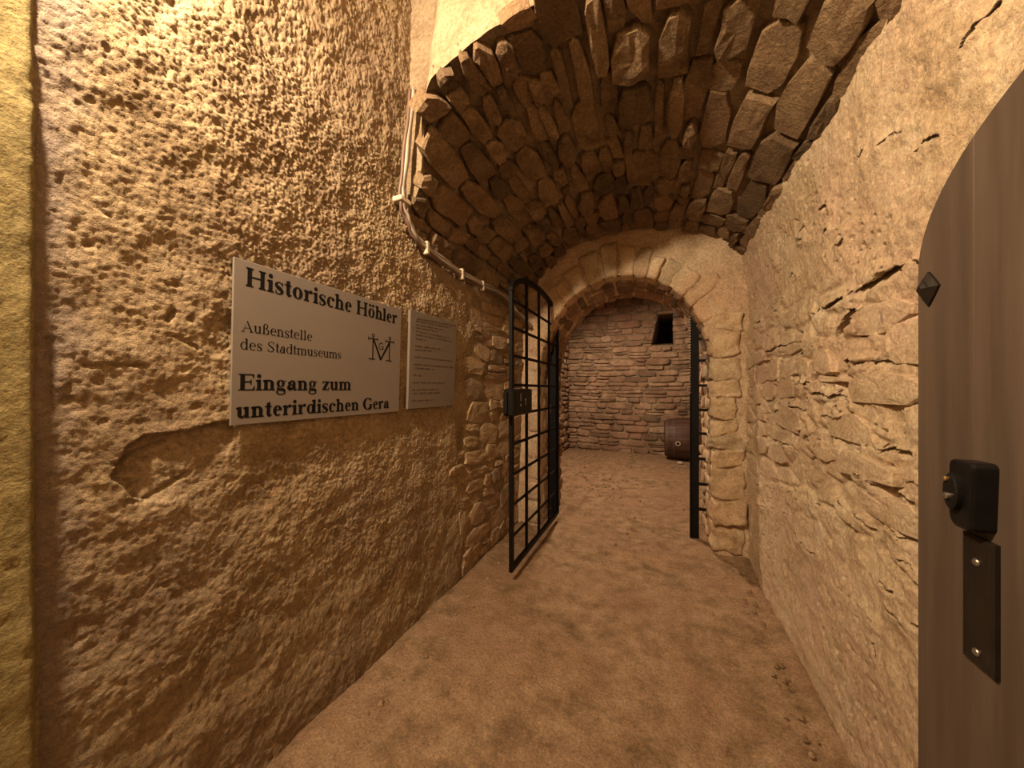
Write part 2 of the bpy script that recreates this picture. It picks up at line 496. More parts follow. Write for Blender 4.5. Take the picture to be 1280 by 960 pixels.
# plaster gone in front of the arch: the stones show there
edge = 1.90+.07*fbm(Zg*4, Zg*0+3, 3, 13)+.05*np.sin(Zg*5)
bare = sstep(edge-.01, edge+.05, Yg)*sstep(2.02, 1.90, Zg)
D = D*(1-.6*bare)-.017*bare
for (a, b, c, d) in ((.58, 1.325, 1.12, 1.65), (1.34, 1.80, 1.13, 1.67)):       # bedded flat behind the two plates
    m = sstep(a+.006, a+.018, Yg)*sstep(b-.006, b-.018, Yg)*sstep(c+.006, c+.018, Zg)*sstep(d-.006, d-.018, Zg)
    D = D*(1-m)+np.minimum(D, .001 if a < 1 else -.007)*m
Pl = np.stack([xleft(Zg)+D, Yg, Zg], -1)
wall_left = grid('wall_left', Pl, M['plaster'], keep=~((Yg > 1.44) & (Zg > 2.04)), kind='structure')
tag(wall_left, 'rough ochre plastered left wall that carries the two grey plates', 'wall')

# ---- yellow painted reveal at the far left
Yq = np.concatenate([np.arange(-.75, .23, .012), np.arange(.23, .274, .004)]); Zq = np.arange(-.04, 3.22, .012); Yy, Zy = np.meshgrid(Yq, Zq, indexing='ij')
Dy = .008*fbm(Yy*5, Zy*5, 4, 21)+.003*fbm(Yy*30, Zy*30, 3, 22); f1, f2 = worley(Yy*11, Zy*11, 9); Dy -= .006*sstep(.13, 0, f1)
rnd = sstep(.246, .272, Yy); Xy = -1.105+Dy-.05*rnd**2
o = grid('trim_1', np.stack([Xy, Yy+.006*fbm(Zy*6, Zy*0, 3, 23)*rnd, Zy], -1), M['yellow'], kind='structure'); tag(o, 'smooth yellow painted strip of wall at the left edge', 'wall trim')

# ---- right wall, pale plaster washed over stones
Yr = np.arange(-.8, 3.0, .0066); Yr = np.concatenate([np.arange(-.8, .95, .03), np.arange(.95, 3.0, .0048)]); Zr = np.concatenate([np.arange(-.04, .5, .008), np.arange(.5, 2.3, .0048), np.arange(2.3, 3.22, .009)])
Yg, Zg = np.meshgrid(Yr, Zr, indexing='ij')
D = .022*fbm(Yg*1.5, Zg*1.5, 3, 31)+.011*fbm(Yg*5, Zg*5, 3, 32)+.006*fbm(Yg*11, Zg*14, 3, 44)
wx = Yg+.09*fbm(Yg*3, Zg*3, 2, 33); wz = Zg+.05*fbm(Yg*3, Zg*3, 2, 34)
f1, f2 = worley(wx*4.4, wz*9.0, 35)
st = sstep(.0, .35, f2-f1); zone = sstep(.55, .85, Zg)*sstep(1.85, 1.5, Zg)
D += .015*zone*(st-.6)
D += .006*fbm(Yg*20, Zg*20, 4, 36)+.0013*perlin(Yg*70, Zg*70, 37)+.0009*perlin(Yg*110, Zg*100, 43)
f1, f2 = worley(Yg*13+.3*perlin(Yg*20, Zg*20, 2), Zg*22, 38)
D -= .022*sstep(.15, .05, f1)*(perlin(Yg*2.2, Zg*2.2, 39) > .10)
D_ = 0
CREV = [[(1.537, 1.571), (1.473, 1.573), (1.41, 1.576), (1.339, 1.580), (1.279, 1.565)], [(1.75, 1.567), (1.67, 1.568), (1.592, 1.564)], [(1.564, 1.521), (1.502, 1.511), (1.468, 1.483)],
        [(1.609, 1.43), (1.564, 1.452), (1.537, 1.483)], [(1.398, 1.433), (1.339, 1.44)], [(2.495, 1.475), (2.25, 1.482), (2.101, 1.475), (1.865, 1.457)], [(1.564, 1.354), (1.487, 1.321), (1.419, 1.327), (1.269, 1.324)],
        [(2.495, 1.332), (2.3, 1.30), (2.156, 1.291), (1.89, 1.274)], [(1.825, 1.23), (1.621, 1.218), (1.512, 1.212)], [(1.419, 1.238), (1.321, 1.243), (1.276, 1.222)], [(1.695, 1.142), (1.592, 1.139), (1.512, 1.161)],
        [(2.24, 1.165), (1.998, 1.146), (1.857, 1.147)], [(2.24, 1.08), (2.048, 1.058), (1.942, 1.059)], [(1.537, 1.014), (1.441, 1.002), (1.347, 1.005)], [(1.339, 1.067), (1.296, 1.076), (1.238, 1.08)],
        [(1.378, .967), (1.332, .967)], [(1.263, .964), (1.217, .96)], [(1.339, .861), (1.263, .847), (1.217, .862)], [(1.238, 1.594), (1.217, 1.566)], [(1.998, 1.407), (1.907, 1.416)], [(1.482, .835), (1.398, .815)],
        [(2.495, 1.188), (2.279, 1.159)], [(1.898, 1.036), (1.809, 1.024)], [(2.279, .986), (2.048, .97)]]
CW = [2.4, 1.1, 1.6, 1.8, .9, .6, 1.2, .6, .7, .9, 1.1, .7, .8, .9, 1.0, .6, .9, .45, 1.2, .6, .5, .5, .5, .5]
CV = np.zeros_like(D)
rc = random.Random(9)
for i in range(85):
    y0, z0, L_ = rc.uniform(1.02, 2.9), rc.uniform(.45, 2.05), rc.uniform(.015, .085)
    CREV.append([(y0, z0), (y0-L_*.5, z0+rc.uniform(-.012, .010)), (y0-L_, z0+rc.uniform(-.02, .012))]); CW.append(rc.uniform(.22, .62))
wb = .022*fbm(Yg*9, Zg*9, 4, 40, .5); wb2 = .022*fbm(Yg*9, Zg*9, 4, 41, .5)
for pts, k in zip(CREV, CW):
    dd = polydist(Yg+wb, Zg+wb2, pts)
    wdt = .0085*k*(1+1.5*fbm(Yg*16, Zg*16, 3, 42))
    CV = np.maximum(CV, .13*min(1.2, .5+.5*k)*sstep(1.15, .55, dd/np.maximum(wdt*.9, .0015)))
    D += .010*np.exp(-(dd/.03)**2)*(dd > wdt)
Pr = np.stack([XR-D+CV, Yg-.35*CV, Zg+1.1*CV], -1)
curve = sstep(1.75, 2.35, Zg)**1.5*.05
Pr[..., 0] -= curve*(Yg > 1.0)
wall_right = grid('wall_right', Pr, M['plaster_right'], keep=~((Yg > 1.36) & (Zg > 2.27)), kind='structure', flip=True)
tag(wall_right, 'pale washed stone wall between the wooden door and the arch', 'wall')

# stones that stand out of the wash between the cavities
r = random.Random(61); k = 0
for q in courses(1.02, 2.85, .84, 1.45, (.085, .135), (.15, .36), .016, r, 1.2):
    c = centre(q)
    if r.random() < .38: continue
    if float(polydist(np.array([c[0]]), np.array([c[1]]), CREV[3])[0]) < .09 or float(polydist(np.array([c[0]]), np.array([c[1]]), CREV[6])[0]) < .05: continue
    iy = int(np.argmin(np.abs(Yr-c[0]))); iz = int(np.argmin(np.abs(Zr-c[1])))
    base = float(np.median(D[max(0, iy-18):iy+18, max(0, iz-9):iz+9])); k += 1
    ring_stone('stone', q, lambda s_, t_, d_, base=base: (XR-base-d_, s_, t_), r.uniform(.008, .017), M['plaster_right'], wall_right, seed=5200+k, n=12, ang=True)

# ---- floor
xs = np.concatenate([np.arange(-1.95, -1.25, .03), np.arange(-1.25, .75, .011), np.arange(.75, 1.3, .03)])
ys = np.concatenate([np.arange(-1.25, .4, .03), np.arange(.4, 4.2, .011), np.arange(4.2, 7.45, .022)])
Xf, Yf = np.meshgrid(xs, ys, indexing='ij')
Zf = .004*np.abs(fbm(Xf*22, Yf*22, 3, 57))+.012*fbm(Xf*1.6, Yf*1.6, 3, 51)+.007*fbm(Xf*7, Yf*7, 4, 52)+.0028*fbm(Xf*30, Yf*30, 3, 53)
loose = sstep(-.35, -.75, Xf)*sstep(3.9, 4.6, Yf); Zf += loose*.010*np.abs(fbm(Xf*14, Yf*14, 3, 54))
Zf += .02*sstep(.42, .62, np.abs(Xf+.28))*sstep(2.8, 3.0, Yf)*sstep(3.9, 3.7, Yf)
Zf -= .018*sstep(2.74, 2.70, Yf+.05*fbm(Xf*4, Xf*0, 2, 55)+.05*Xf)*sstep(-.55, -.3, Xf)
wallclose = np.minimum(np.abs(Xf+1.14), np.abs(Xf-.6)); Zf += .02*np.exp(-wallclose/.05)*(Yf < 3)
Zf -= .004
floor = grid('floor', np.stack([Xf, Yf, Zf], -1), M['floor'], kind='structure', flip=True); tag(floor, 'sandy trodden brown floor of passage and cellar', 'floor')

# ---- vault over the passage (bedding mortar + one object per stone)
ss = np.linspace(0, VAULT.L, 180); yv = np.linspace(0, 1, 150); Sg, Yg = np.meshgrid(ss, yv, indexing='ij'); Yg = vfront(Sg)+(YV1+.02-vfront(Sg))*Yg
x, z, nx, nz = VAULT.at(Sg); d = -.016+.012*fbm(Sg*6, Yg*6, 4, 61)
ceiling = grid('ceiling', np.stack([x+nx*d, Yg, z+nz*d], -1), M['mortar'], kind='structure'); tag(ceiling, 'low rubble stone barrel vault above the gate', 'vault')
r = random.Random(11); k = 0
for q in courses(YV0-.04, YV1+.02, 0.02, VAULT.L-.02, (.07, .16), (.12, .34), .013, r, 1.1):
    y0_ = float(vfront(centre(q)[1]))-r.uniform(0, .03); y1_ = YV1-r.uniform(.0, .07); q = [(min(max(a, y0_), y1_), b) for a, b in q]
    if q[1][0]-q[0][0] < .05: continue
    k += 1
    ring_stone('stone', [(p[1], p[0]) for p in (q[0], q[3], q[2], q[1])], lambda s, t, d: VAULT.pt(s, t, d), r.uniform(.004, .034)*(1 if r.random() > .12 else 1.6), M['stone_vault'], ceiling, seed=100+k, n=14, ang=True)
# ragged front edge of the vault and the wall standing on it
nv = 150; tv = np.linspace(0, 1, 46); Sg, Tg = np.meshgrid(np.linspace(0, VAULT.L, nv), tv, indexing='ij')
x, z, nx, nz = VAULT.at(Sg); yy = vfront(Sg)+.012*fbm(x*7, (z+Tg)*7, 4, 63)
zz = z-.0+(3.22-z)*Tg
o = grid('wall_above_vault', np.stack([x*(1-Tg)+Tg*np.clip(-1.16+1.8*Sg/VAULT.L, -1.16, .66), yy, zz], -1), M['rough_dark'], kind='structure'); tag(o, 'dark rendered wall rising over the front of the vault', 'wall')
o = grid('ceiling', np.stack([*np.meshgrid(np.linspace(-1.3, .8, 20), np.linspace(-1.25, 1.42, 20), indexing='ij'), np.full((20, 20), 3.2)], -1), M['rough_dark'], kind='structure'); tag(o, 'flat ceiling high over the entrance', 'ceiling')
o = grid('wall_entrance', np.stack([np.meshgrid(np.linspace(-1.3, .8, 20), np.linspace(-.05, 3.22, 20), indexing='ij')[0], np.full((20, 20), -1.2), np.meshgrid(np.linspace(-1.3, .8, 20), np.linspace(-.05, 3.22, 20), indexing='ij')[1]], -1), M['rough_dark'], kind='structure'); tag(o, 'plain wall of the entrance behind the viewer', 'wall')

# ---- stones of the bare end of the left wall
r = random.Random(5); k = 0
fl = lambda s, t, d: (float(xleft(t))-.034+d, s, t)
for q in courses(1.70, 2.96, .02, 1.93, (.075, .17), (.10, .32), .008, r, 1.8):
    c = centre(q); lim = 1.93+.09*math.sin(c[1]*5+1)+.05*math.sin(c[1]*13)
    if c[0] < lim: continue
    q = [(min(a, 2.965), b) for a, b in q]
    if q[1][0]-q[0][0] < .04: continue
    k += 1
    ring_stone('stone', q, fl, r.uniform(.016, .033), M['stone_left'], wall_left, seed=400+k, n=12, ang=True)

# ---- wall with the arch
XC, XA, ZS, ZB = -.285, .69, 1.34, .86
prof = [(-.975, z) for z in np.linspace(-.03, ZS, 60)]+[(XC-XA*math.cos(a), ZS+ZB*math.sin(a)**.92) for a in np.linspace(.03, math.pi-.03, 110)]+[(.405, z) for z in np.linspace(ZS, -.03, 60)]
prof = np.array(prof); na = len(prof)


def outer(p, x0, x1, z1):
    out = []
    for (x, z) in p:
        if z < ZS-.001: out.append((x0 if x < XC else x1, z)); continue
        dx, dz = x-XC, (z-ZS)*.8+1e-6
        ks = []
        if dx < 0: ks.append((x0-XC)/dx)
        if dx > 0: ks.append((x1-XC)/dx)
        ks.append((z1-ZS)/dz if dz > 0 else 99)
        kk = min(v for v in ks if v > 0); out.append((XC+dx*kk, ZS+dz*kk))
    return np.array(out)


def ragged(q, y): return .014*fbm(q*9+0*y, y*6+q*0, 4, 71)
al = np.concatenate([[0], np.cumsum(np.hypot(*np.diff(prof, axis=0).T))])
out1 = outer(prof, -1.2, .70, 2.62)
T = np.linspace(0, 1, 60)[None, :]; A = al[:, None]
Xa = prof[:, 0:1]*(1-T)+out1[:, 0:1]*T; Za = prof[:, 1:2]*(1-T)+out1[:, 1:2]*T
Da = .016*fbm(Xa*5, Za*5, 4, 72)+.010*fbm(Xa*18, Za*18, 4, 73)+.016*np.abs(fbm(Xa*9, Za*22, 3, 74))
Ya = 2.968-Da+.02*np.exp(-(T*14))
wall_arch = grid('wall_arch', np.stack([Xa, Ya, Za], -1), M['arch_plaster'], kind='structure'); tag(wall_arch, 'end wall of the passage pierced by the round arch', 'wall')
yj = np.linspace(3.012, 3.70, 60)[None, :]; A2 = np.repeat(A, 60, 1); Y2 = np.repeat(yj, na, 0)
nrm = np.stack([-(prof[:, 0]-XC), np.where(prof[:, 1] > ZS, -(prof[:, 1]-ZS), 0)], -1); nrm /= np.linalg.norm(nrm, axis=1)[:, None]
dj = ragged(A2, Y2)*sstep(3.0, 3.1, Y2)+.014*np.abs(fbm(A2*6, Y2*12, 3, 75))*sstep(3.0, 3.1, Y2)
link_r = grid('reveal', np.stack([prof[:, 0:1]+nrm[:, 0:1]*dj, Y2, prof[:, 1:2]+nrm[:, 1:2]*dj], -1), M['arch_plaster'], parent=wall_arch)
out2 = outer(prof, -1.78, 1.08, 3.2)
Xb = prof[:, 0:1]*(1-T)+out2[:, 0:1]*T; Zb = prof[:, 1:2]*(1-T)+out2[:, 1:2]*T
grid('cellar_face', np.stack([Xb, 3.70+.01*fbm(Xb*6, Zb*6, 4, 76), Zb], -1), M['stone_back'], parent=wall_arch)
# stones lining the arch ring (front) and the soffit behind them
n_v = 17; r = random.Random(21)
angs = [0]
for i in range(n_v): angs.append(angs[-1]+r.uniform(.75, 1.3))
angs = [.16+(math.pi-.32)*a/angs[-1] for a in angs]
for i in range(n_v):
    a0, a1 = angs[i]+.012, angs[i+1]-.012; dep = r.uniform(.17, .29)*(1 if i not in (0, n_v-1) else .6); pr = r.uniform(.004, .036)-(.034 if i < 5 or i > 10 else 0)

    def fv(a, b, c, a0=a0, a1=a1, dep=dep, pr=pr):
        an = (a0+a1)/2+(a1-a0)/2*a; rr = (c+1)/2*dep-.012
        return (XC-(XA+rr)*math.cos(an), 3.06-.085*1+.09*(b+1)-pr-.02, ZS+(ZB+rr)*math.sin(an)**.92)
    block('voussoir', fv, M['stone_arch'], wall_arch, seed=i, n=14, div=(6, 5, 8), amp=.020, freq=12)
fs_arc = Arc([tuple(p) for p in prof[::6]], 2)
k = 0
for q in courses(3.10, 3.72, 1.3, fs_arc.L-1.3, (.10, .17), (.2, .45), .010, r, .8):
    q = [(min(max(a, 3.10), 3.71), b) for a, b in q]
    if q[1][0]-q[0][0] < .04: continue
    k += 1
    ring_stone('stone', [(p[1], p[0]) for p in (q[0], q[3], q[2], q[1])], lambda s, t, d: fs_arc.pt(s, t, d), r.uniform(.004, .020), M['stone_back'], wall_arch, K=14, seed=700+k, n=8)
# right pier: one stone per course, squared and standing proud
ZP = [.045, .254, .43, .67, .80, .906, 1.03, 1.19, 1.32, 1.493, 1.683, 1.83]
for i, (a, b) in enumerate(zip(ZP[:-1], ZP[1:])):
    wdt = r.uniform(-.012, .012); fw = 2.945+r.uniform(-.008, .012)
    if i == 1: fw = 2.905
    if i in (0, 2): fw = 2.95
    xr = .60 if i in (1, 2) else r.uniform(.555, .595)
    if i in (6, 5): xr = .545
    xl = .39+wdt
    block('stone', lambda u, v, w_, a=a, b=b, fw=fw, xl=xl, xr=xr: ((xl+xr)/2+(xr-xl)/2*u, fw+.15*(v+1), (a+b)/2+(b-a-.007)/2*w_+.012*u*(1 if i % 2 else -.4)), M['stone_arch'], wall_arch, seed=50+i, n=26, div=(12, 6, 10), amp=.034, freq=9)
# left pier: narrow strip beside the gate
zc = .02
while zc < 1.9:
    h = r.uniform(.12, .25); b = min(zc+h, 1.92)
    block('stone', lambda u, v, w_, a=zc, b=b: (-1.04+.066*u, 2.955+.13*(v+1), (a+b)/2+(b-a-.008)/2*w_), M['arch_plaster'], wall_arch, seed=int(zc*100), n=9, amp=.007)
    zc = b
    if zc > 1.9: break
# deeper jamb stones on both sides
for sd, xj in ((-1, -.975), (1, .405)):
    fj = lambda s, t, d, sd=sd, xj=xj: (xj-sd*d, s, t)
    for q in courses(3.2, 3.71, .03, 1.34, (.08, .17), (.14, .32), .014, r, .6):
        q = [(min(max(a, 3.2), 3.71), b) for a, b in q]
        if q[1][0]-q[0][0] < .05: continue
        k += 1; ring_stone('stone', q, fj, r.uniform(.01, .03), M['stone_arch'] if sd > 0 else M['stone_back'], wall_arch, K=10, seed=900+k, n=4)

# ---- cellar behind the arch
YB = 7.25
HX0, HX1, HZ0, HZ1 = -.075, .285, 2.13, 2.715       # the square hole
def hxl(z): return HX0+.12*(z-HZ0)/(HZ1-HZ0)


gx, gz = np.meshgrid(np.linspace(-1.8, 1.1, 150), np.linspace(-.05, 3.25, 160), indexing='ij')
back = grid('wall_back', np.stack([gx, YB+.018+.02*fbm(gx*5, gz*5, 4, 81), gz], -1), M['mortar'], keep=~((gx > hxl(gz)) & (gx < HX1) & (gz > HZ0) & (gz < HZ1)), kind='structure'); tag(back, 'reddish rubble stone back wall of the cellar with a square hole', 'wall')
hole = MB(); b = (HX0+.16, HX1+.12, HZ0+.22, HZ1+.05); yb = YB+1.7
f4 = [(HX0, YB-.02, HZ0), (HX1, YB-.02, HZ0), (HX1, YB-.02, HZ1), (HX0+.12, YB-.02, HZ1)]; b4 = [(b[0], yb, b[2]), (b[1], yb, b[2]), (b[1], yb, b[3]), (b[0], yb, b[3])]
hole.add(f4+b4, [(0, 1, 5, 4), (1, 2, 6, 5), (2, 3, 7, 6), (3, 0, 4, 7), (4, 5, 6, 7)]); hole.build('niche', M['mortar'], back)
r = random.Random(33); k = 0; fb = lambda s, t, d: (s, YB+.008-d, t)
arcx = CELLAR.p[:, 0]; arcz = CELLAR.p[:, 1]
for q in courses(-1.7, 1.05, 0.0, 3.14, (.075, .16), (.14, .46), .011, r, 1.1):
    c = centre(q)
    if c[1] > np.interp(c[0], arcx, arcz)-.02: continue
    xs_ = [p[0] for p in q]; zs_ = [p[1] for p in q]
    if max(zs_) > HZ0+.02 and min(zs_) < HZ1-.02:
        if hxl(c[1])-.01 < c[0] < HX1+.02:
            if max(xs_)-HX1 > hxl(c[1])-min(xs_) and max(xs_)-HX1 > .06: q = [(max(a, HX1+.01), bb) for a, bb in q]
            elif hxl(c[1])-min(xs_) > .05: q = [(min(a, hxl(bb)-.006), bb) for a, bb in q]
            else: continue
        elif c[0] <= hxl(c[1]): q = [(min(a, hxl(bb)-.006), bb) for a, bb in q]
        else: q = [(max(a, HX1+.008), bb) for a, bb in q]
        if max(p[0] for p in q)-min(p[0] for p in q) < .05: continue
    k += 1
    ring_stone('stone', q, fb, r.uniform(.004, .045), M['stone_back'], back, K=14, seed=1200+k, n=r.uniform(5, 10))
for (nm, x0, sg) in (('wall_cellar_left', -1.72, 1), ('wall_cellar_right', 1.02, -1)):
    gy, gz = np.meshgrid(np.linspace(3.68, 7.3, 150), np.linspace(-.05, 2.5, 110), indexing='ij')
    o = grid(nm, np.stack([x0-sg*.03+sg*.02*fbm(gy*4, gz*4, 4, 84), gy, gz], -1), M['mortar'], kind='structure')
    tag(o, 'rubble side wall of the cellar on the '+('left behind the gate' if sg > 0 else 'right behind the pier'), 'wall')
    fw = lambda s, t, d, x0=x0, sg=sg: (x0-sg*.02+sg*d, s, t)
    for q in courses(4.4, 7.24, .0, 2.34, (.11, .19), (.22, .5), .018, r, .5):
        q = [(min(a, 7.24), bb) for a, bb in q]
        if q[1][0]-q[0][0] < .05: continue
        k += 1; ring_stone('stone', q, fw, r.uniform(.01, .06), M['stone_back'], o, K=10, seed=2600+k, n=4.5)
ss = np.linspace(0, CELLAR.L, 120); yv = np.linspace(3.68, 7.3, 110); Sg, Yg = np.meshgrid(ss, yv, indexing='ij')
x, z, nx, nz = CELLAR.at(Sg); d = -.03+.015*fbm(Sg*5, Yg*5, 4, 62)
vb = grid('ceiling', np.stack([x+nx*d, Yg, z+nz*d], -1), M['mortar'], kind='structure'); tag(vb, 'rubble barrel vault over the cellar beyond the arch', 'vault')
for q in courses(4.3, 7.24, .1, CELLAR.L-.05, (.10, .18), (.24, .55), .018, r, .5):
    q = [(min(a, 7.24), bb) for a, bb in q]
    if q[1][0]-q[0][0] < .06: continue
    k += 1; ring_stone('stone', [(p[1], p[0]) for p in (q[0], q[3], q[2], q[1])], lambda s, t, d: CELLAR.pt(s, t, d), r.uniform(.008, .05), M['stone_back'], vb, K=10, seed=3600+k, n=4.5)

# ================================================================ THINGS
# ---- the open door on the right
door = empty('door_1', (.525, .08, 0), 'brown varnished arched wooden door standing open at the right edge', 'door'); door['kind'] = 'structure'
parts = []
DX0, DX1, DY0, DY1 = .50, .55, .08, .98; dc, da, db, dz = (DY0+DY1)/2, (DY1-DY0)/2, .27, 1.49


def dtop(y): return dz+db*math.sqrt(max(0, 1-((y-dc)/da)**2))
cuts = [.98, .845, .69, .53, .37, .22, .08]
for y1, y0 in zip(cuts[:-1], cuts[1:]):
    n = 14; y1_, y0_ = y1, y0
    ysn = [y0_+(y1_-y0_)*(1-math.cos(math.pi/2*i/n)) if False else y0_+(y1_-y0_)*math.sin(math.pi/2*i/n) for i in range(n+1)]
    outl = [(y0_, .025), (y1_, .025)]+[(y, dtop(y)) for y in ysn[::-1]]
    m = MB(); N = len(outl); bv = .0003
    cy = sum(p[0] for p in outl)/N; cz = .9
    inn = [(y+(bv if y < (y0_+y1_)/2 else -bv), zz_+(bv if zz_ < .5 else -bv)) for y, zz_ in outl]
    m.add([(DX0, a, b_) for a, b_ in inn]+[(DX0+bv, a, b_) for a, b_ in outl]+[(DX1, a, b_) for a, b_ in outl],
          [tuple(range(N))]+[(i, N+i, N+(i+1) % N, (i+1) % N) for i in range(N)]+[(N+i, 2*N+i, 2*N+(i+1) % N, N+(i+1) % N) for i in range(N)]+[tuple(range(3*N-1, 2*N-1, -1))])
    parts.append(m.build('plank', M['door_wood']))


def clavos(y, z, wy=.028, wz=.034):
    m = MB(); n = []
    for sc, h in ((1, 0), (1, .004), (.62, .011), (.5, .0125), (.25, .017)):
        n.append([(DX0-h, y+wy*sc*a, z+wz*sc*b_) for a, b_ in ((1, 0), (.52, .52), (0, 1), (-.52, .52), (-1, 0), (-.52, -.52), (0, -1), (.52, -.52))])
    v = sum(n, []); f = []
    for q in range(4):
        for i in range(8): f.append((q*8+i, q*8+(i+1) % 8, q*8+8+(i+1) % 8, q*8+8+i))
    f.append(tuple(range(32, 40))); m.add(v, f); return m.build('nail_head', M['bronze'])


nh = clavos(.946, 1.449); nh['label'] = 'black diamond shaped iron nail head'; parts.append(nh)
# rim lock
lockb = MB()
LY0, LY1, LZ0, LZ1, LX = .797, .846, 1.017, 1.131, .469
# a rounded slab: outline in Y-Z (far upper corner square-ish, far lower corner cut), bevelled face
outl = []
for cy_, cz_, rad, a0 in ((LY1-.008, LZ1-.008, .008, 0), (LY0+.010, LZ1-.010, .010, 90), (LY0+.014, LZ0+.010, .010, 180), (LY1-.018, LZ0+.018, .018, 270)):
    for i in range(6):
        an = R(a0+90*i/5); outl.append((cy_+rad*math.cos(an), cz_+rad*math.sin(an)))
N = len(outl); cy = (LY0+LY1)/2; cz = (LZ0+LZ1)/2
sh = lambda k: [(cy+(a-cy)*k, cz+(b_-cz)*(1-(1-k)*.5)) for a, b_ in outl]
v = [(DX0, a, b_) for a, b_ in outl]+[(LX+.006, a, b_) for a, b_ in outl]+[(LX+.0015, a, b_) for a, b_ in sh(.95)]+[(LX, a, b_) for a, b_ in sh(.84)]
f = [tuple(range(3*N, 4*N))]
for q in range(3):
    for i in range(N): f.append((q*N+i, q*N+(i+1) % N, q*N+N+(i+1) % N, q*N+N+i))
lk = lockb.add(v, f).build('lock_case', M['black_plastic']); lk['label'] = 'black rounded lock case'
parts.append(lk); subs = []
m = MB(); m.lathe([(0, .001), (0, .0165), (.009, .0165), (.011, .014), (.011, .001)], (LX+.001, .826, 1.078), (-1, 0, 0), 20); m2 = m
# stretch the round disc upright
m.v = [(x_, .826+(y_-.826)*.95, 1.078+(z_-1.078)*1.9) for x_, y_, z_ in m.v]
subs.append((m.build('lock_cover', M['iron_dark'], smooth=False), lk))
m = MB(); m.lathe([(0, .0055), (.004, .0055), (.005, .004)], (LX-.010, .826, 1.070), (-1, 0, 0), 14); subs.append((m.build('key_cylinder', M['steel']), lk))
m = MB(); m.lathe([(0, .0042), (.003, .0042), (.004, .003)], (LX-.010, .830, 1.098), (-1, 0, 0), 12); subs.append((m.build('rivet', M['brass']), lk))
for (y_, z_) in ((.824, 1.124), (.822, 1.031)):
    m = MB(); m.lathe([(0, .003), (.0015, .003), (.002, .002)], (LX+.001, y_, z_), (-1, 0, 0), 10); subs.append((m.build('screw', M['iron_dark']), lk))
# escutcheon plate below the lock
m = MB(); EY0, EY1, EZ0, EZ1 = .795, .857, .79, 1.004
m.add([(DX0, EY0, EZ0), (DX0, EY1, EZ0), (DX0, EY1, EZ1), (DX0, EY0, EZ1),
       (DX0-.006, EY0, EZ0), (DX0-.006, EY1, EZ0), (DX0-.006, EY1, EZ1), (DX0-.006, EY0, EZ1),
       (DX0-.0085, EY0+.005, EZ0+.005), (DX0-.0085, EY1-.005, EZ0+.005), (DX0-.0085, EY1-.005, EZ1-.006), (DX0-.0085, EY0+.005, EZ1-.006),
       (DX0-.0065, EY0+.010, EZ0+.010), (DX0-.0065, EY1-.010, EZ0+.010), (DX0-.0065, EY1-.010, EZ1-.014), (DX0-.0065, EY0+.010, EZ1-.014)],
      [(a+i, a+(i+1) % 4, a+4+(i+1) % 4, a+4+i) for a in (0, 4, 8) for i in range(4)]+[(12, 13, 14, 15)])
ep = m.build('handle_plate', M['bronze']); parts.append(ep)
for z_ in (.962, .812):
    m = MB(); m.lathe([(0, .0065), (.002, .0065), (.0042, .004), (.0045, .001)], (DX0-.006, .828, z_), (-1, 0, 0), 14); subs.append((m.build('screw', M['steel'], smooth=True), ep))
under(door, parts)
for s_, p_ in subs: s_.parent = p_

# ---- iron gate, open towards the viewer
GX, GY0, GY1 = -.86, 2.03, 3.19; GS, GP, GB = 1.885, 2.065, .075
gate = empty('iron_gate', (GX, GY1, 0), 'black iron barred gate leaf with arched top, swung open at the left of the arch', 'gate')
parts = []


def gtop(y): return GS+(GP-GS)*math.sqrt(max(0, 1-((y-(GY0+GY1)/2)/((GY1-GY0)/2))**2))
for y in (GY0+.018, GY1-.018):
    parts.append(MB().box(GX-.012, GX+.012, y-.018, y+.018, GB, GS, .002).build('stile', M['iron']))
pts = []
for i in range(29):
    an = math.pi*i/28; y = (GY0+GY1)/2-((GY1-GY0)/2-.018)*math.cos(an); pts.append((GX, y, GS+(GP-GS-.018)*math.sin(an)))


def tn(i):
    a = Vector(pts[min(i+1, 28)])-Vector(pts[max(i-1, 0)]); a.normalize(); return Vector((0, -a.z, a.y))
parts.append(MB().sweep(pts, lambda i: (1, 0, 0), tn, .026, .036).build('arched_head', M['iron']))
parts.append(MB().box(GX-.012, GX+.012, GY0+.03, GY1-.03, GB, GB+.036, .002).build('bottom_rail', M['iron']))
for i in range(1, 4):
    y = GY0+.018+(GY1-GY0-.036)*i/4
    parts.append(MB().box(GX-.008, GX+.008, y-.011, y+.011, GB+.01, gtop(y)-.02).build('bar', M['iron']))
RAILS = [.285, .49, .69, .89, 1.085, 1.28, 1.475, 1.66, 1.84]
for z_ in RAILS:
    parts.append(MB().box(GX-.013, GX-.006, GY0+.01, GY1-.01, z_-.010, z_+.010).build('rail', M['iron']))
lb = MB().box(GX-.012, GX+.055, 1.945, 2.29, 1.085, 1.255, .007).build('lock_box', M['iron_dark']); lb['label'] = 'square black lock box'; parts.append(lb)
subs = []
m = MB().box(GX+.050, GX+.058, 1.99, 2.28, 1.095, 1.245, .002); subs.append(m.build('cover_plate', M['iron_dark']))
m = MB().box(GX+.057, GX+.061, 2.055, 2.068, 1.175, 1.225); subs.append(m.build('bolt_slot', M['steel']))
m = MB().lathe([(0, .009), (.004, .009), (.005, .006)], (GX+.057, 2.062, 1.15), (1, 0, 0), 12); subs.append(m.build('screw', M['steel']))
m = MB().lathe([(0, .011), (.005, .011), (.006, .008)], (GX+.057, 2.147, 1.182), (1, 0, 0), 14); m.box(GX+.057, GX+.062, 2.142, 2.152, 1.145, 1.18); subs.append(m.build('key_cylinder', M['steel']))
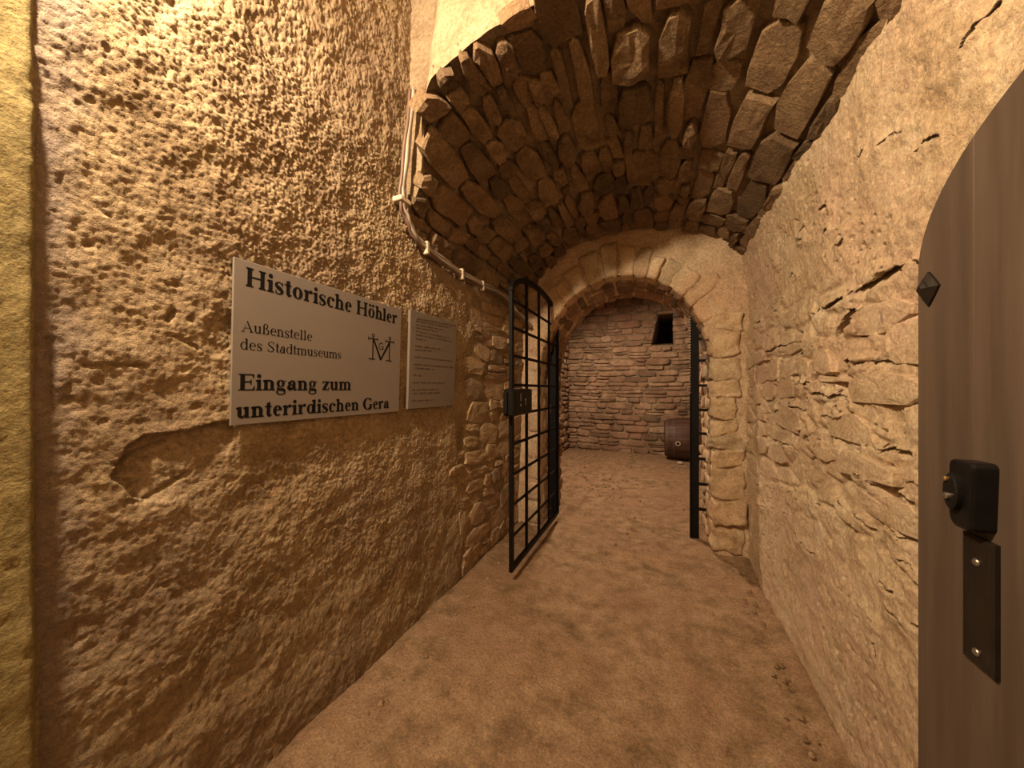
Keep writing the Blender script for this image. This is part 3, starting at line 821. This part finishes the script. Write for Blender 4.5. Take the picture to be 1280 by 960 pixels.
m = MB().box(GX-.004, GX+.02, 1.925, 1.95, 1.10, 1.235, .002); subs.append(m.build('latch', M['iron_dark']))
m = MB().box(GX+.0, GX+.05, 2.06, 2.19, 1.255, 1.258); subs.append(m.build('top_edge', M['steel']))
for z_ in (.34, 1.62):
    parts.append(MB().tube([(GX-.005, GY1+.012, z_-.05), (GX-.005, GY1+.012, z_+.05)], .014, 12).build('hinge', M['iron']))
under(gate, parts)
for s_ in subs: s_.parent = lb

# ---- fixed gate frame in the arch
FY = 3.235
frame = empty('gate_frame', (-.29, FY, 0), 'fixed black iron gate frame of two posts with short spikes let into the arch', 'gate frame')
parts = [MB().box(-.955, -.895, FY-.006, FY+.006, .0, 1.90).box(-.900, -.888, FY-.03, FY+.006, .0, 1.90).build('post', M['iron']),
         MB().box(.268, .330, FY-.006, FY+.006, .0, 1.945).box(.264, .274, FY-.006, FY+.034, .0, 1.945).build('post', M['iron'])]
for z_ in (.257, .466, .676, .885, 1.08, 1.284, 1.49, 1.67):
    for (xa, xb) in ((.325, .425), (-.95, -1.04)):
        m = MB().sweep([(xa, FY+.004, z_), (xa+(xb-xa)*.55, FY+.004, z_), (xb, FY+.004, z_+.004)], lambda i: (0, 1, 0), lambda i: (0, 0, 1), .022, .022)
        m.v[8:12] = [(x_, y_, z_+.004+(zz_-z_-.004)*.45) for x_, y_, zz_ in m.v[8:12]]
        parts.append(m.build('spike', M['iron']))
m = MB()
for i in range(30): m.box(.261, .268, FY-.010, FY-.004, 1.22+i*.0235, 1.231+i*.0235)  # small evenly spaced blocks along the edge of the post
o = m.build('block_strip', M['steel']); o['kind'] = 'stuff'; o['label'] = 'row of small steel blocks'; parts.append(o)
m = MB()
for i in range(26): m.box(-.893, -.887, FY-.036, FY-.030, 1.22+i*.0235, 1.231+i*.0235)
o = m.build('block_strip', M['iron_dark']); o['kind'] = 'stuff'; parts.append(o)
pts = [(.265-.19*t, FY-.035, 1.905+.165*t+.02*math.sin(t*math.pi)) for t in [i/6 for i in range(7)]]
o = MB().sweep(pts, lambda i: (0, 1, 0), lambda i: Vector((.65, 0, .75)), .05, .012).build('stop_strip', M['bone']); o['label'] = 'pale strip at the head of the post'; parts.append(o)
under(frame, parts)

# ---- barrel lying in the far corner
BX, BY, BL, RB, RE = .475, 6.83, .66, .372, .315
barrel = empty('barrel', (BX, BY, 0), 'dark brown wooden barrel lying on its side against the back wall', 'barrel')
parts = []; NS = 16; zb = RB+.006


def brad(t): return RE+(RB-RE)*(1-t*t)


for i in range(NS):
    a0, a1 = 2*math.pi*(i+.5)/NS+.006, 2*math.pi*(i+1.5)/NS-.006; m = MB(); v = []; f = []; nx_ = 8
    for j in range(nx_+1):
        t = -1+2*j/nx_
        for q in range(4):
            an = a0+(a1-a0)*q/3; e_ = -.004 if q in (0, 3) else 0
            v.append((BX+t*BL/2, BY+(brad(t)+e_)*math.cos(an), zb+(brad(t)+e_)*math.sin(an)))
        for an in (a1, a0): v.append((BX+t*BL/2, BY+(brad(t)-.028)*math.cos(an), zb+(brad(t)-.028)*math.sin(an)))
    for j in range(nx_):
        for q in range(6): f.append((j*6+q, j*6+(q+1) % 6, j*6+6+(q+1) % 6, j*6+6+q))
    f += [tuple(range(5, -1, -1)), tuple(range(nx_*6, nx_*6+6))]
    parts.append(m.add(v, f).build('stave', M['barrel_wood']))
for t0, t1 in ((-.97, -.84), (-.62, -.53), (.53, .62), (.84, .97)):
    parts.append(MB().lathe([(t0*BL/2, brad(t0)-.01), (t0*BL/2, brad(t0)+.0025), (t1*BL/2, brad(t1)+.0025), (t1*BL/2, brad(t1)-.01)], (BX, BY, zb), (1, 0, 0), 36).build('hoop', M['hoop'], smooth=False))
for sg in (-1, 1):
    parts.append(MB().lathe([(0, .02), (0, RE-.02), (.02, RE-.02), (.02, .02)], (BX+sg*(BL/2-.045)-.01, BY, zb), (1, 0, 0), 32).build('head', M['barrel_wood']))
# bung on the belly, facing the viewer
an = math.pi+.12; dn = Vector((0, math.cos(an), math.sin(an))); pc = Vector((BX-.13, BY, zb))+dn*(brad(-.39)-.002)
bg = MB().lathe([(0, .024), (0, .040), (.010, .040), (.010, .024)], pc, dn, 18).build('bung', M['clip']); bg['label'] = 'pale ring of the bung hole'; parts.append(bg)
bk = MB().lathe([(0, .002), (0, .025), (.0115, .025), (.0115, .002)], pc, dn, 16).build('bung_hole', M['ink'])
under(barrel, parts); bk.parent = bg
wd = block('wedge', lambda a, b, c: (.37+.04*a, 6.40+.035*b, .026+.022*c), M['bone'], None, seed=3, n=6, div=(3, 3, 3), amp=.006)
tag(wd, 'small pale stone lying at the foot of the barrel', 'stone')

# ---- cables along the spring of the vault
ca = empty('cable_run', (-1.09, 1.9, 1.97), 'bundle of grey and brown cables clipped along the foot of the vault', 'cable')
path = [(-1.02, 1.275, 2.62), (-1.045, 1.27, 2.40), (-1.068, 1.265, 2.20), (-1.078, 1.275, 2.118), (-1.082, 1.31, 2.065), (-1.086, 1.36, 2.01), (-1.087, 1.444, 1.982), (-1.087, 1.6, 1.966), (-1.083, 1.8, 1.952), (-1.080, 2.07, 1.958), (-1.078, 2.34, 1.975), (-1.075, 2.50, 1.955), (-1.06, 2.62, 1.90), (-1.05, 2.80, 1.86), (-1.03, 2.905, 1.82)]
pp = catmull(path, 6); parts = []
for (dx, dz_, rad, mt, nm) in ((0, .011, .0085, 'cable', 'cable'), (.004, -.006, .0085, 'cable', 'cable'), (-.004, -.020, .0075, 'cable_brown', 'cable')):
    P = [(p[0]+dx+.003*math.sin(i*.9+dz_*90), p[1]+(dz_ if i < 22 else 0)*.8, p[2]+dz_*(1 if i > 18 else .4)+.002*math.sin(i*.5+dx*300)) for i, p in enumerate(pp)]
    c_ = MB().tube(P, rad, 8).build('strand', M[mt], smooth=True)
    if mt == 'cable_brown': c_['label'] = 'brown cable strand'
    parts.append(c_)
for (y, z_, hh) in ((1.27, 2.125, 'v'), (1.455, 1.978, 'h'), (1.80, 1.950, 'h'), (2.07, 1.955, 'h')):
    if hh == 'v': m = MB().box(-1.115, -1.062, y-.028, y+.040, z_-.011, z_+.011, .003)
    else: m = MB().box(-1.10, -1.070, y-.010, y+.010, z_-.036, z_+.030, .003)
    o = m.build('clip', M['clip']); parts.append(o)
under(ca, parts)

# ---- loose grit on the cellar floor and along the walls
m = MB(); r = random.Random(77)
for i in range(420):
    if i < 300: px, py = r.uniform(-1.5, -.35), r.uniform(4.0, 7.1)
    elif i < 360: px, py = r.uniform(-.9, .35), r.uniform(2.2, 6.8)
    else: px, py = r.choice((-1.05+r.uniform(0, .08), .5+r.uniform(-.05, .05))), r.uniform(1.0, 2.8)
    s_ = r.uniform(.006, .020)*(1.5 if py > 4.5 else .8); z_ = .006+s_*.2
    v = []
    for k in range(6):
        an = k*math.pi/3+r.uniform(-.3, .3); v.append((px+s_*math.cos(an)*r.uniform(.7, 1.2), py+s_*math.sin(an)*r.uniform(.7, 1.2), z_-s_*.6))
    v += [(px+s_*.4*math.cos(k*2.1), py+s_*.4*math.sin(k*2.1), z_+s_*r.uniform(.25, .6)) for k in range(3)]
    m.add(v, [(0, 1, 6), (1, 7, 6), (1, 2, 7), (2, 3, 7), (3, 8, 7), (3, 4, 8), (4, 5, 8), (5, 6, 8), (5, 0, 6), (6, 7, 8)])
o = m.build('grit', M['pebble'], floor); o['kind'] = 'stuff'


# ================================================================ lettering (serif letters drawn from strokes)
class Glyphs:
    CAP, XH, ASC = .676, .46, .676

    def __init__(s, bold):
        s.b = bold; s.S = .155 if bold else .092; s.h = .050 if bold else .036; s.e = .055 if bold else .06
        B = dict(H=.778, i=.278, s=.389, t=.333, o=.5, r=.444, c=.444, h=.556, e=.444, l=.278, E=.667, n=.556, g=.5, a=.5, z=.444, u=.556, m=.833, d=.556, G=.778); B['ö'] = .5; B[' '] = .25
        N = dict(A=.722, u=.5, e=.444, n=.5, s=.389, t=.278, l=.278, d=.5, S=.556, a=.444, m=.778); N['ß'] = .5; N[' '] = .25
        s.W = B if bold else N

    def rect(s, x0, y0, x1, y1): s.q.append([(x0, y0), (x1, y0), (x1, y1), (x0, y1)])

    def poly(s, *p): s.q.append(list(p))

    def ring(s, cx, cy, rx, ry, tx, ty, a0=0, a1=360, n=28):
        N = max(4, int(n*abs(a1-a0)/360))
        for i in range(N):
            A, Bq = R(a0+(a1-a0)*i/N), R(a0+(a1-a0)*(i+1)/N)
            o = lambda t: (cx+rx*math.cos(t), cy+ry*math.sin(t)); n_ = lambda t: (cx+(rx-tx)*math.cos(t), cy+(ry-ty)*math.sin(t))
            s.q.append([o(A), o(Bq), n_(Bq), n_(A)])

    def stroke(s, pts, ws):
        P = catmull(pts, 6); Wd = np.interp(np.linspace(0, 1, len(P)), np.linspace(0, 1, len(ws)), ws); L = []
        for i in range(len(P)):
            t = P[min(i+1, len(P)-1)]-P[max(i-1, 0)]; t = t/np.linalg.norm(t); nn = np.array([-t[1], t[0]])*Wd[i]/2
            L.append((tuple(P[i]+nn), tuple(P[i]-nn)))
        for a, b in zip(L[:-1], L[1:]): s.q.append([a[0], a[1], b[1], b[0]])

    def disc(s, cx, cy, r): s.q.append([(cx+r*math.cos(k*math.pi/8), cy+r*math.sin(k*math.pi/8)) for k in range(16)])

    def stem(s, x, y0, y1, bot=True, top=None):
        S, h, e = s.S, s.h, s.e
        s.rect(x, y0, x+S, y1)
        if bot:
            s.rect(x-e, y0, x+S+e, y0+h); s.poly((x-e*.6, y0+h), (x, y0+h), (x, y0+h+e*.5)); s.poly((x+S, y0+h), (x+S+e*.6, y0+h), (x+S, y0+h+e*.5))
        if top == 'serif':
            s.rect(x-e, y1-h, x+S+e, y1); s.poly((x-e*.6, y1-h), (x, y1-h-e*.5), (x, y1-h)); s.poly((x+S, y1-h), (x+S, y1-h-e*.5), (x+S+e*.6, y1-h))
        if top == 'flag': s.poly((x-e, y1-h*.5), (x-e, y1-h*1.5), (x, y1-h*2.2), (x+S*.6, y1-h), (x+S*.6, y1+.004))

    def arch(s, xl, xr, yb):
        """shoulder from the left stem at xl to a right stem ending at xr"""
        S, h = s.S, s.h; w = xr-xl
        cx = xl+w*.52; rx = xr-cx; top = s.XH+.012
        s.ring(cx, s.XH-.16, rx, top-s.XH+.16, S, h*1.7, 0, 90, 20)
        s.ring(cx, s.XH-.16, w*.5, top-s.XH+.16, S*.35, h*1.7, 90, 165, 20)
        s.stem(xr-S, 0, s.XH-.155, True, None)

    def draw(s, ch):
        s.q = []; S, h, e, w, X = s.S, s.h, s.e, s.W[ch], s.XH
        if ch == 'H':
            a, b = .07+e*.3, w-.07-e*.3-S; s.stem(a, 0, s.CAP, True, 'serif'); s.stem(b, 0, s.CAP, True, 'serif'); s.rect(a+S, .325, b, .325+h*1.25)
        elif ch in 'il':
            x = (w-S)/2; s.stem(x, 0, X if ch == 'i' else s.ASC, True, 'flag')
            if ch == 'i': s.disc(x+S/2, .605, S*.56)
        elif ch in 'nhmur':
            if ch == 'n': s.stem(e+.015, 0, X, True, 'flag'); s.arch(e+.015, w-e-.015, 0)
            if ch == 'h': s.stem(e+.015, 0, s.ASC, True, 'flag'); s.arch(e+.015, w-e-.015, 0)
            if ch == 'm':
                x0 = e+.012; x2 = w-e-.012; mid = (x0+x2+S)/2; s.stem(x0, 0, X, True, 'flag'); s.arch(x0, mid, 0); s.arch(mid-S, x2, 0)
            if ch == 'r': s.stem(e+.015, 0, X, True, 'flag'); s.stroke([(e+.01+S, X-.13), (e+S+.09, X-.03), (w-.09, X-.02)], [h, h*1.5, S*.7]); s.disc(w-.085, X-.05, S*.48)
            if ch == 'u':
                x0 = e+.01; x1 = w-e-.015-S; s.stem(x0, .15, X, False, 'flag'); s.stem(x1, 0, X, False, 'flag'); s.rect(x1+S-.01, 0, x1+S+e, h)
                cx = (x0+x1+S*.3)/2+.02; s.ring(cx, .155, cx-x0, .168, S, h*1.8, 180, 270, 20); s.ring(cx, .155, x1-cx+.02, .168, S*.3, h*1.8, 270, 345, 20)
        elif ch in 'oö':
            s.ring(w/2, X/2, w/2-.025, X/2+.014, S, h)
            if ch == 'ö': s.disc(w/2-.10, .605, S*.5); s.disc(w/2+.10, .605, S*.5)
        elif ch in 'ec':
            cx = w/2+.01; rx = w/2-.022
            if ch == 'e': s.ring(cx, X/2, rx, X/2+.014, S, h, 10, 318, 30); s.rect(cx-rx+S*.8, X/2+.01, cx+rx-.004, X/2+.01+h)
            else: s.ring(cx, X/2, rx, X/2+.014, S, h, 42, 318, 30); s.disc(cx+rx*.66, X-.10, S*.5)
        elif ch in 'da':
            if ch == 'd':
                x = w-e-S-.01; s.stem(x, 0, s.ASC, False, 'flag'); s.rect(x+S-.01, 0, x+S+e, h); s.ring(x*.56+.038, X/2, x*.56+.012, X/2+.012, S*.9, h)
            else:
                x = w-.075-S; s.rect(x, .07, x+S, X-.13); s.ring((x+S+.10)/2+.01, X-.14, (x+S-.10)/2-.01, .152, S*.8, h*1.2, 0, 165, 26); s.disc(.135, X-.13, S*.5)
                s.stroke([(x+S*.5, .08), (x+S*.8, .025), (w-.01, .06)], [S, S*.5, h*.7]); s.ring(x*.62, .135, x*.62-.02, .147, S, h, 40, 360, 26); s.stroke([(x*.9, .225), (x+.02, .275)], [h, h])
        elif ch in 'sS':
            hh = X if ch == 's' else s.CAP; k = hh
            s.stroke([(w*.80, k*.80), (w*.62, k*.97), (w*.36, k*.95), (w*.20, k*.76), (w*.36, k*.575), (w*.62, k*.44), (w*.81, k*.25), (w*.62, k*.045), (w*.34, k*.03), (w*.14, k*.20)],
                     [h*.8, h, h*1.1, S*.75, S, S*1.05, S*.85, h*1.2, h, h*.8])
            s.rect(w*.775, k*.68, w*.775+h*.9, k*.99); s.rect(w*.13, k*.01, w*.13+h*.9, k*.33)
        elif ch == 't':
            x = w*.28; s.rect(x, .07, x+S, .585); s.poly((x, .585), (x+S, .585), (x+S, .63)); s.rect(.015, X-h*1.2, w-.02, X); s.stroke([(x+S*.5, .1), (x+S*.75, .025), (w-.01, .08)], [S, S*.6, h*.7])
        elif ch == 'z':
            s.rect(.03, X-h*1.3, w-.03, X); s.rect(.03, 0, w-.03, h*1.3); s.poly((.03, h), (.03+S*1.15, h), (w-.03, X-h), (w-.03-S*1.15, X-h)); s.rect(.03, X-.14, .03+h, X); s.rect(w-.03-h, 0, w-.03, .15)
        elif ch == 'g':
            s.ring(w*.45, .305, w*.37, .168, S*.85, h); s.poly((w*.72, .40), (w-.01, .395), (w-.01, .44), (w*.70, .44)); s.stroke([(w*.26, .165), (w*.17, .10), (w*.32, .045), (w*.70, .03), (w*.86, -.06)], [h, h*1.4, S*.8, S*.9, S*.7]); s.ring(w*.48, -.095, w*.43, .11, S*.5, h, 150, 372, 26); s.stroke([(w*.1, -.06), (w*.2, .0), (w*.34, .03)], [S*.5, h*1.2, h*1.2])
        elif ch == 'E':
            x = .085; s.rect(x, 0, x+S*1.12, s.CAP); s.rect(.02, 0, w-.04, h); s.rect(.02, s.CAP-h, w-.06, s.CAP); s.rect(x+S, .325, w-.2, .325+h*1.2); s.rect(w-.2, .24, w-.2+h, .45)
            s.poly((w-.04-h*2.2, 0), (w-.04, 0), (w-.02, .19), (w-.05, .19)); s.poly((w-.06-h*2.2, s.CAP), (w-.06, s.CAP), (w-.06, s.CAP-.18), (w-.085, s.CAP-.18))
        elif ch == 'A':
            s.poly((w*.47, s.CAP), (w*.53, s.CAP), (w*.93, 0), (w*.93-S*1.15, 0), (w*.45, s.CAP*.93)); s.poly((w*.49, s.CAP*.98), (w*.46, s.CAP*.9), (w*.14, 0), (w*.14+h*1.2, 0)); s.rect(w*.27, .215, w*.70, .215+h)
            s.rect(w*.02, 0, w*.30, h); s.rect(w*.68, 0, w*.99, h)
        elif ch == 'G':
            s.ring(w*.5, s.CAP/2, w*.46, s.CAP/2+.014, S*1.25, h*1.2, 42, 325, 40); x = w*.86-S*.75; s.rect(x, .05, x+S, .31); s.rect(x-e, .31-h, x+S+e, .31); s.rect(w*.80, .46, w*.80+h, s.CAP)
            s.stroke([(w*.55, .005), (w*.75, .04), (x+S*.5, .10)], [h, S*.6, S*.8])
        elif ch == 'ß':
            x = .08; s.rect(x, 0, x+S, .54); s.rect(x-e, 0, x+S, h); s.ring(x+.155, .53, .155, .155, S*.8, h, 0, 180, 24); s.stroke([(x+.27, .53), (x+.24, .43), (x+.15, .37), (x+.24, .31), (x+.34, .19), (x+.30, .05), (x+.20, .02), (x+.15, .06)], [S*.8, S*.7, h, S*.6, S, S*.8, h, S*.6])
        return s.q, w


def lettering(lines, bold, X, mat, name):
    """lines: (text, y0, baseline, em width, em height); flat ink on a plate that faces +X"""
    G_ = Glyphs(bold); outs = []
    for text, y0, z0, ew, eh in lines:
        v = []; f = []; x = 0
        for ch in text+' ':
            if ch == ' ' and f: outs.append(link(name, pymesh(name, v, f), mat, smooth=False)); v = []; f = []
            if ch != ' ':
                qs, wd_ = G_.draw(ch)
                for q in qs:
                    b_ = len(v); v += [(X+lean(z0+p[1]*eh), y0+(x+p[0])*ew, z0+p[1]*eh) for p in q]; f.append(tuple(range(b_, b_+len(q))))
            x += G_.W[ch]
    return outs


def lean(z): return .034*(z-1.39)


SX = -1.1200
sign = empty('sign', (SX, .96, 1.145), 'large grey sign with bold black serif lettering on the left wall', 'sign')


def plate(y0, y1, z0, z1, X, th, mat, top_slope=0.):
    m = MB(); b_ = .0012
    def ringp(k, x): return [(x+lean(z), y, z) for y, z in ((y0+k, z0+k), (y1-k, z0+k), (y1-k, z1-k+top_slope), (y0+k, z1-k))]
    v = ringp(0, X-th)+ringp(0, X-b_)+ringp(b_, X)
    return m.add(v, [(3, 2, 1, 0)]+[(a+i, a+(i+1) % 4, a+4+(i+1) % 4, a+4+i) for a in (0, 4) for i in range(4)]+[(8, 9, 10, 11)]).build('board', mat)


INK = SX+.0004
parts = [plate(.600, 1.302, 1.146, 1.630, SX, .006, M['plate'])]
parts += lettering([('Historische Höhler', .629, 1.5555, .0798, .083), ('Eingang zum', .6165, 1.2475, .0718, .0725), ('unterirdischen Gera', .612, 1.1655, .0718, .0725)], True, INK, M['ink'], 'word')
parts += lettering([('Außenstelle', .6215, 1.421, .0474, .0485), ('des Stadtmuseums', .6195, 1.3685, .0474, .0485)], False, INK, M['ink'], 'word')
g = Glyphs(False); g.q = []
g.rect(1.1265, 1.381, 1.1325, 1.472); g.rect(1.1065, 1.3785, 1.143, 1.383); g.ring(1.130, 1.482, .0075, .0085, .004, .004); g.rect(1.103, 1.465, 1.157, 1.470); g.rect(1.102, 1.458, 1.1045, 1.477); g.rect(1.1555, 1.458, 1.158, 1.477)
g.rect(1.2255, 1.381, 1.2315, 1.472); g.rect(1.2075, 1.3785, 1.2445, 1.383); g.ring(1.2295, 1.483, .0075, .0085, .004, .004); g.rect(1.203, 1.465, 1.257, 1.470); g.rect(1.202, 1.458, 1.2045, 1.477); g.rect(1.2555, 1.458, 1.258, 1.477)
g.poly((1.1285, 1.464), (1.1380, 1.464), (1.1810, 1.386), (1.1755, 1.378), (1.1715, 1.380)); g.poly((1.1715, 1.382), (1.1755, 1.378), (1.1805, 1.382), (1.2305, 1.456), (1.2235, 1.466))
g.ring(1.1775, 1.4405, .0145, .0165, .004, .004, 40, 350, 26); g.rect(1.178, 1.4375, 1.192, 1.441); g.rect(1.1885, 1.428, 1.192, 1.441)
v = []; f = []
for q in g.q: b_ = len(v); v += [(INK+lean(p[1]), p[0], p[1]) for p in q]; f.append(tuple(range(b_, b_+len(q))))
o = link('emblem', pymesh('emblem', v, f), M['ink'], smooth=False); o['label'] = 'black M shaped emblem with a G and two crosses'; parts.append(o)
under(sign, parts)

# ---- small information plate; its print is too small to read: grey word marks of the right lengths
S2 = -1.1170
info = empty('information_plate', (S2, 1.57, 1.155), 'small grey plate with fine print to the right of the large sign', 'sign')
parts = [plate(1.363, 1.782, 1.154, 1.642, S2, .016, M['plate_small'], .010)]
LN = [(1.412, 1.602, 1.776, 1.628), (1.407, 1.59, 1.719, 1.607), (1.407, 1.572, 1.642, 1.583), (1.407, 1.557, 1.592, 1.565), (1.407, 1.54, 1.707, 1.545), (1.407, 1.522, 1.744, 1.53), (1.407, 1.502, 1.488, 1.503), (1.407, 1.464, 1.625, 1.472), (1.407, 1.446, 1.544, 1.453), (1.403, 1.41, 1.751, 1.414), (1.398, 1.372, 1.757, 1.378), (1.412, 1.355, 1.57, 1.355), (1.398, 1.319, 1.478, 1.316), (1.394, 1.281, 1.677, 1.283), (1.389, 1.244, 1.614, 1.246), (1.403, 1.226, 1.631, 1.228), (1.389, 1.19, 1.565, 1.189)]
r = random.Random(4); v = []; f = []
for li, (ya, za, yb_, zb_) in enumerate(LN):
    y = ya
    while y < yb_:
        wl = min(r.uniform(.018, .075), yb_-y); yy_ = y
        while yy_ < y+wl-.002:                      # letter-sized uprights joined by a hairline
            lw = r.uniform(.0035, .0055); hgt = .0065*(1.45 if r.random() < .3 else 1)*(1.15 if li == 0 else 1); zz_ = za+(zb_-za)*(yy_-ya)/(yb_-ya)
            b_ = len(v); v += [(S2+.0004+lean(q), p, q) for p, q in ((yy_, zz_), (yy_+lw*.55, zz_), (yy_+lw*.55, zz_+hgt), (yy_, zz_+hgt))]; f.append((b_, b_+1, b_+2, b_+3))
            b_ = len(v); v += [(S2+.0004+lean(q), p, q) for p, q in ((yy_, zz_+.0045), (yy_+lw*1.05, zz_+.0045), (yy_+lw*1.05, zz_+.0062), (yy_, zz_+.0062))]; f.append((b_, b_+1, b_+2, b_+3))
            yy_ += lw*1.15
        y += wl+.009
o = link('fine_print', pymesh('fine_print', v, f), M['ink_grey'], smooth=False); parts.append(o)
under(info, parts)
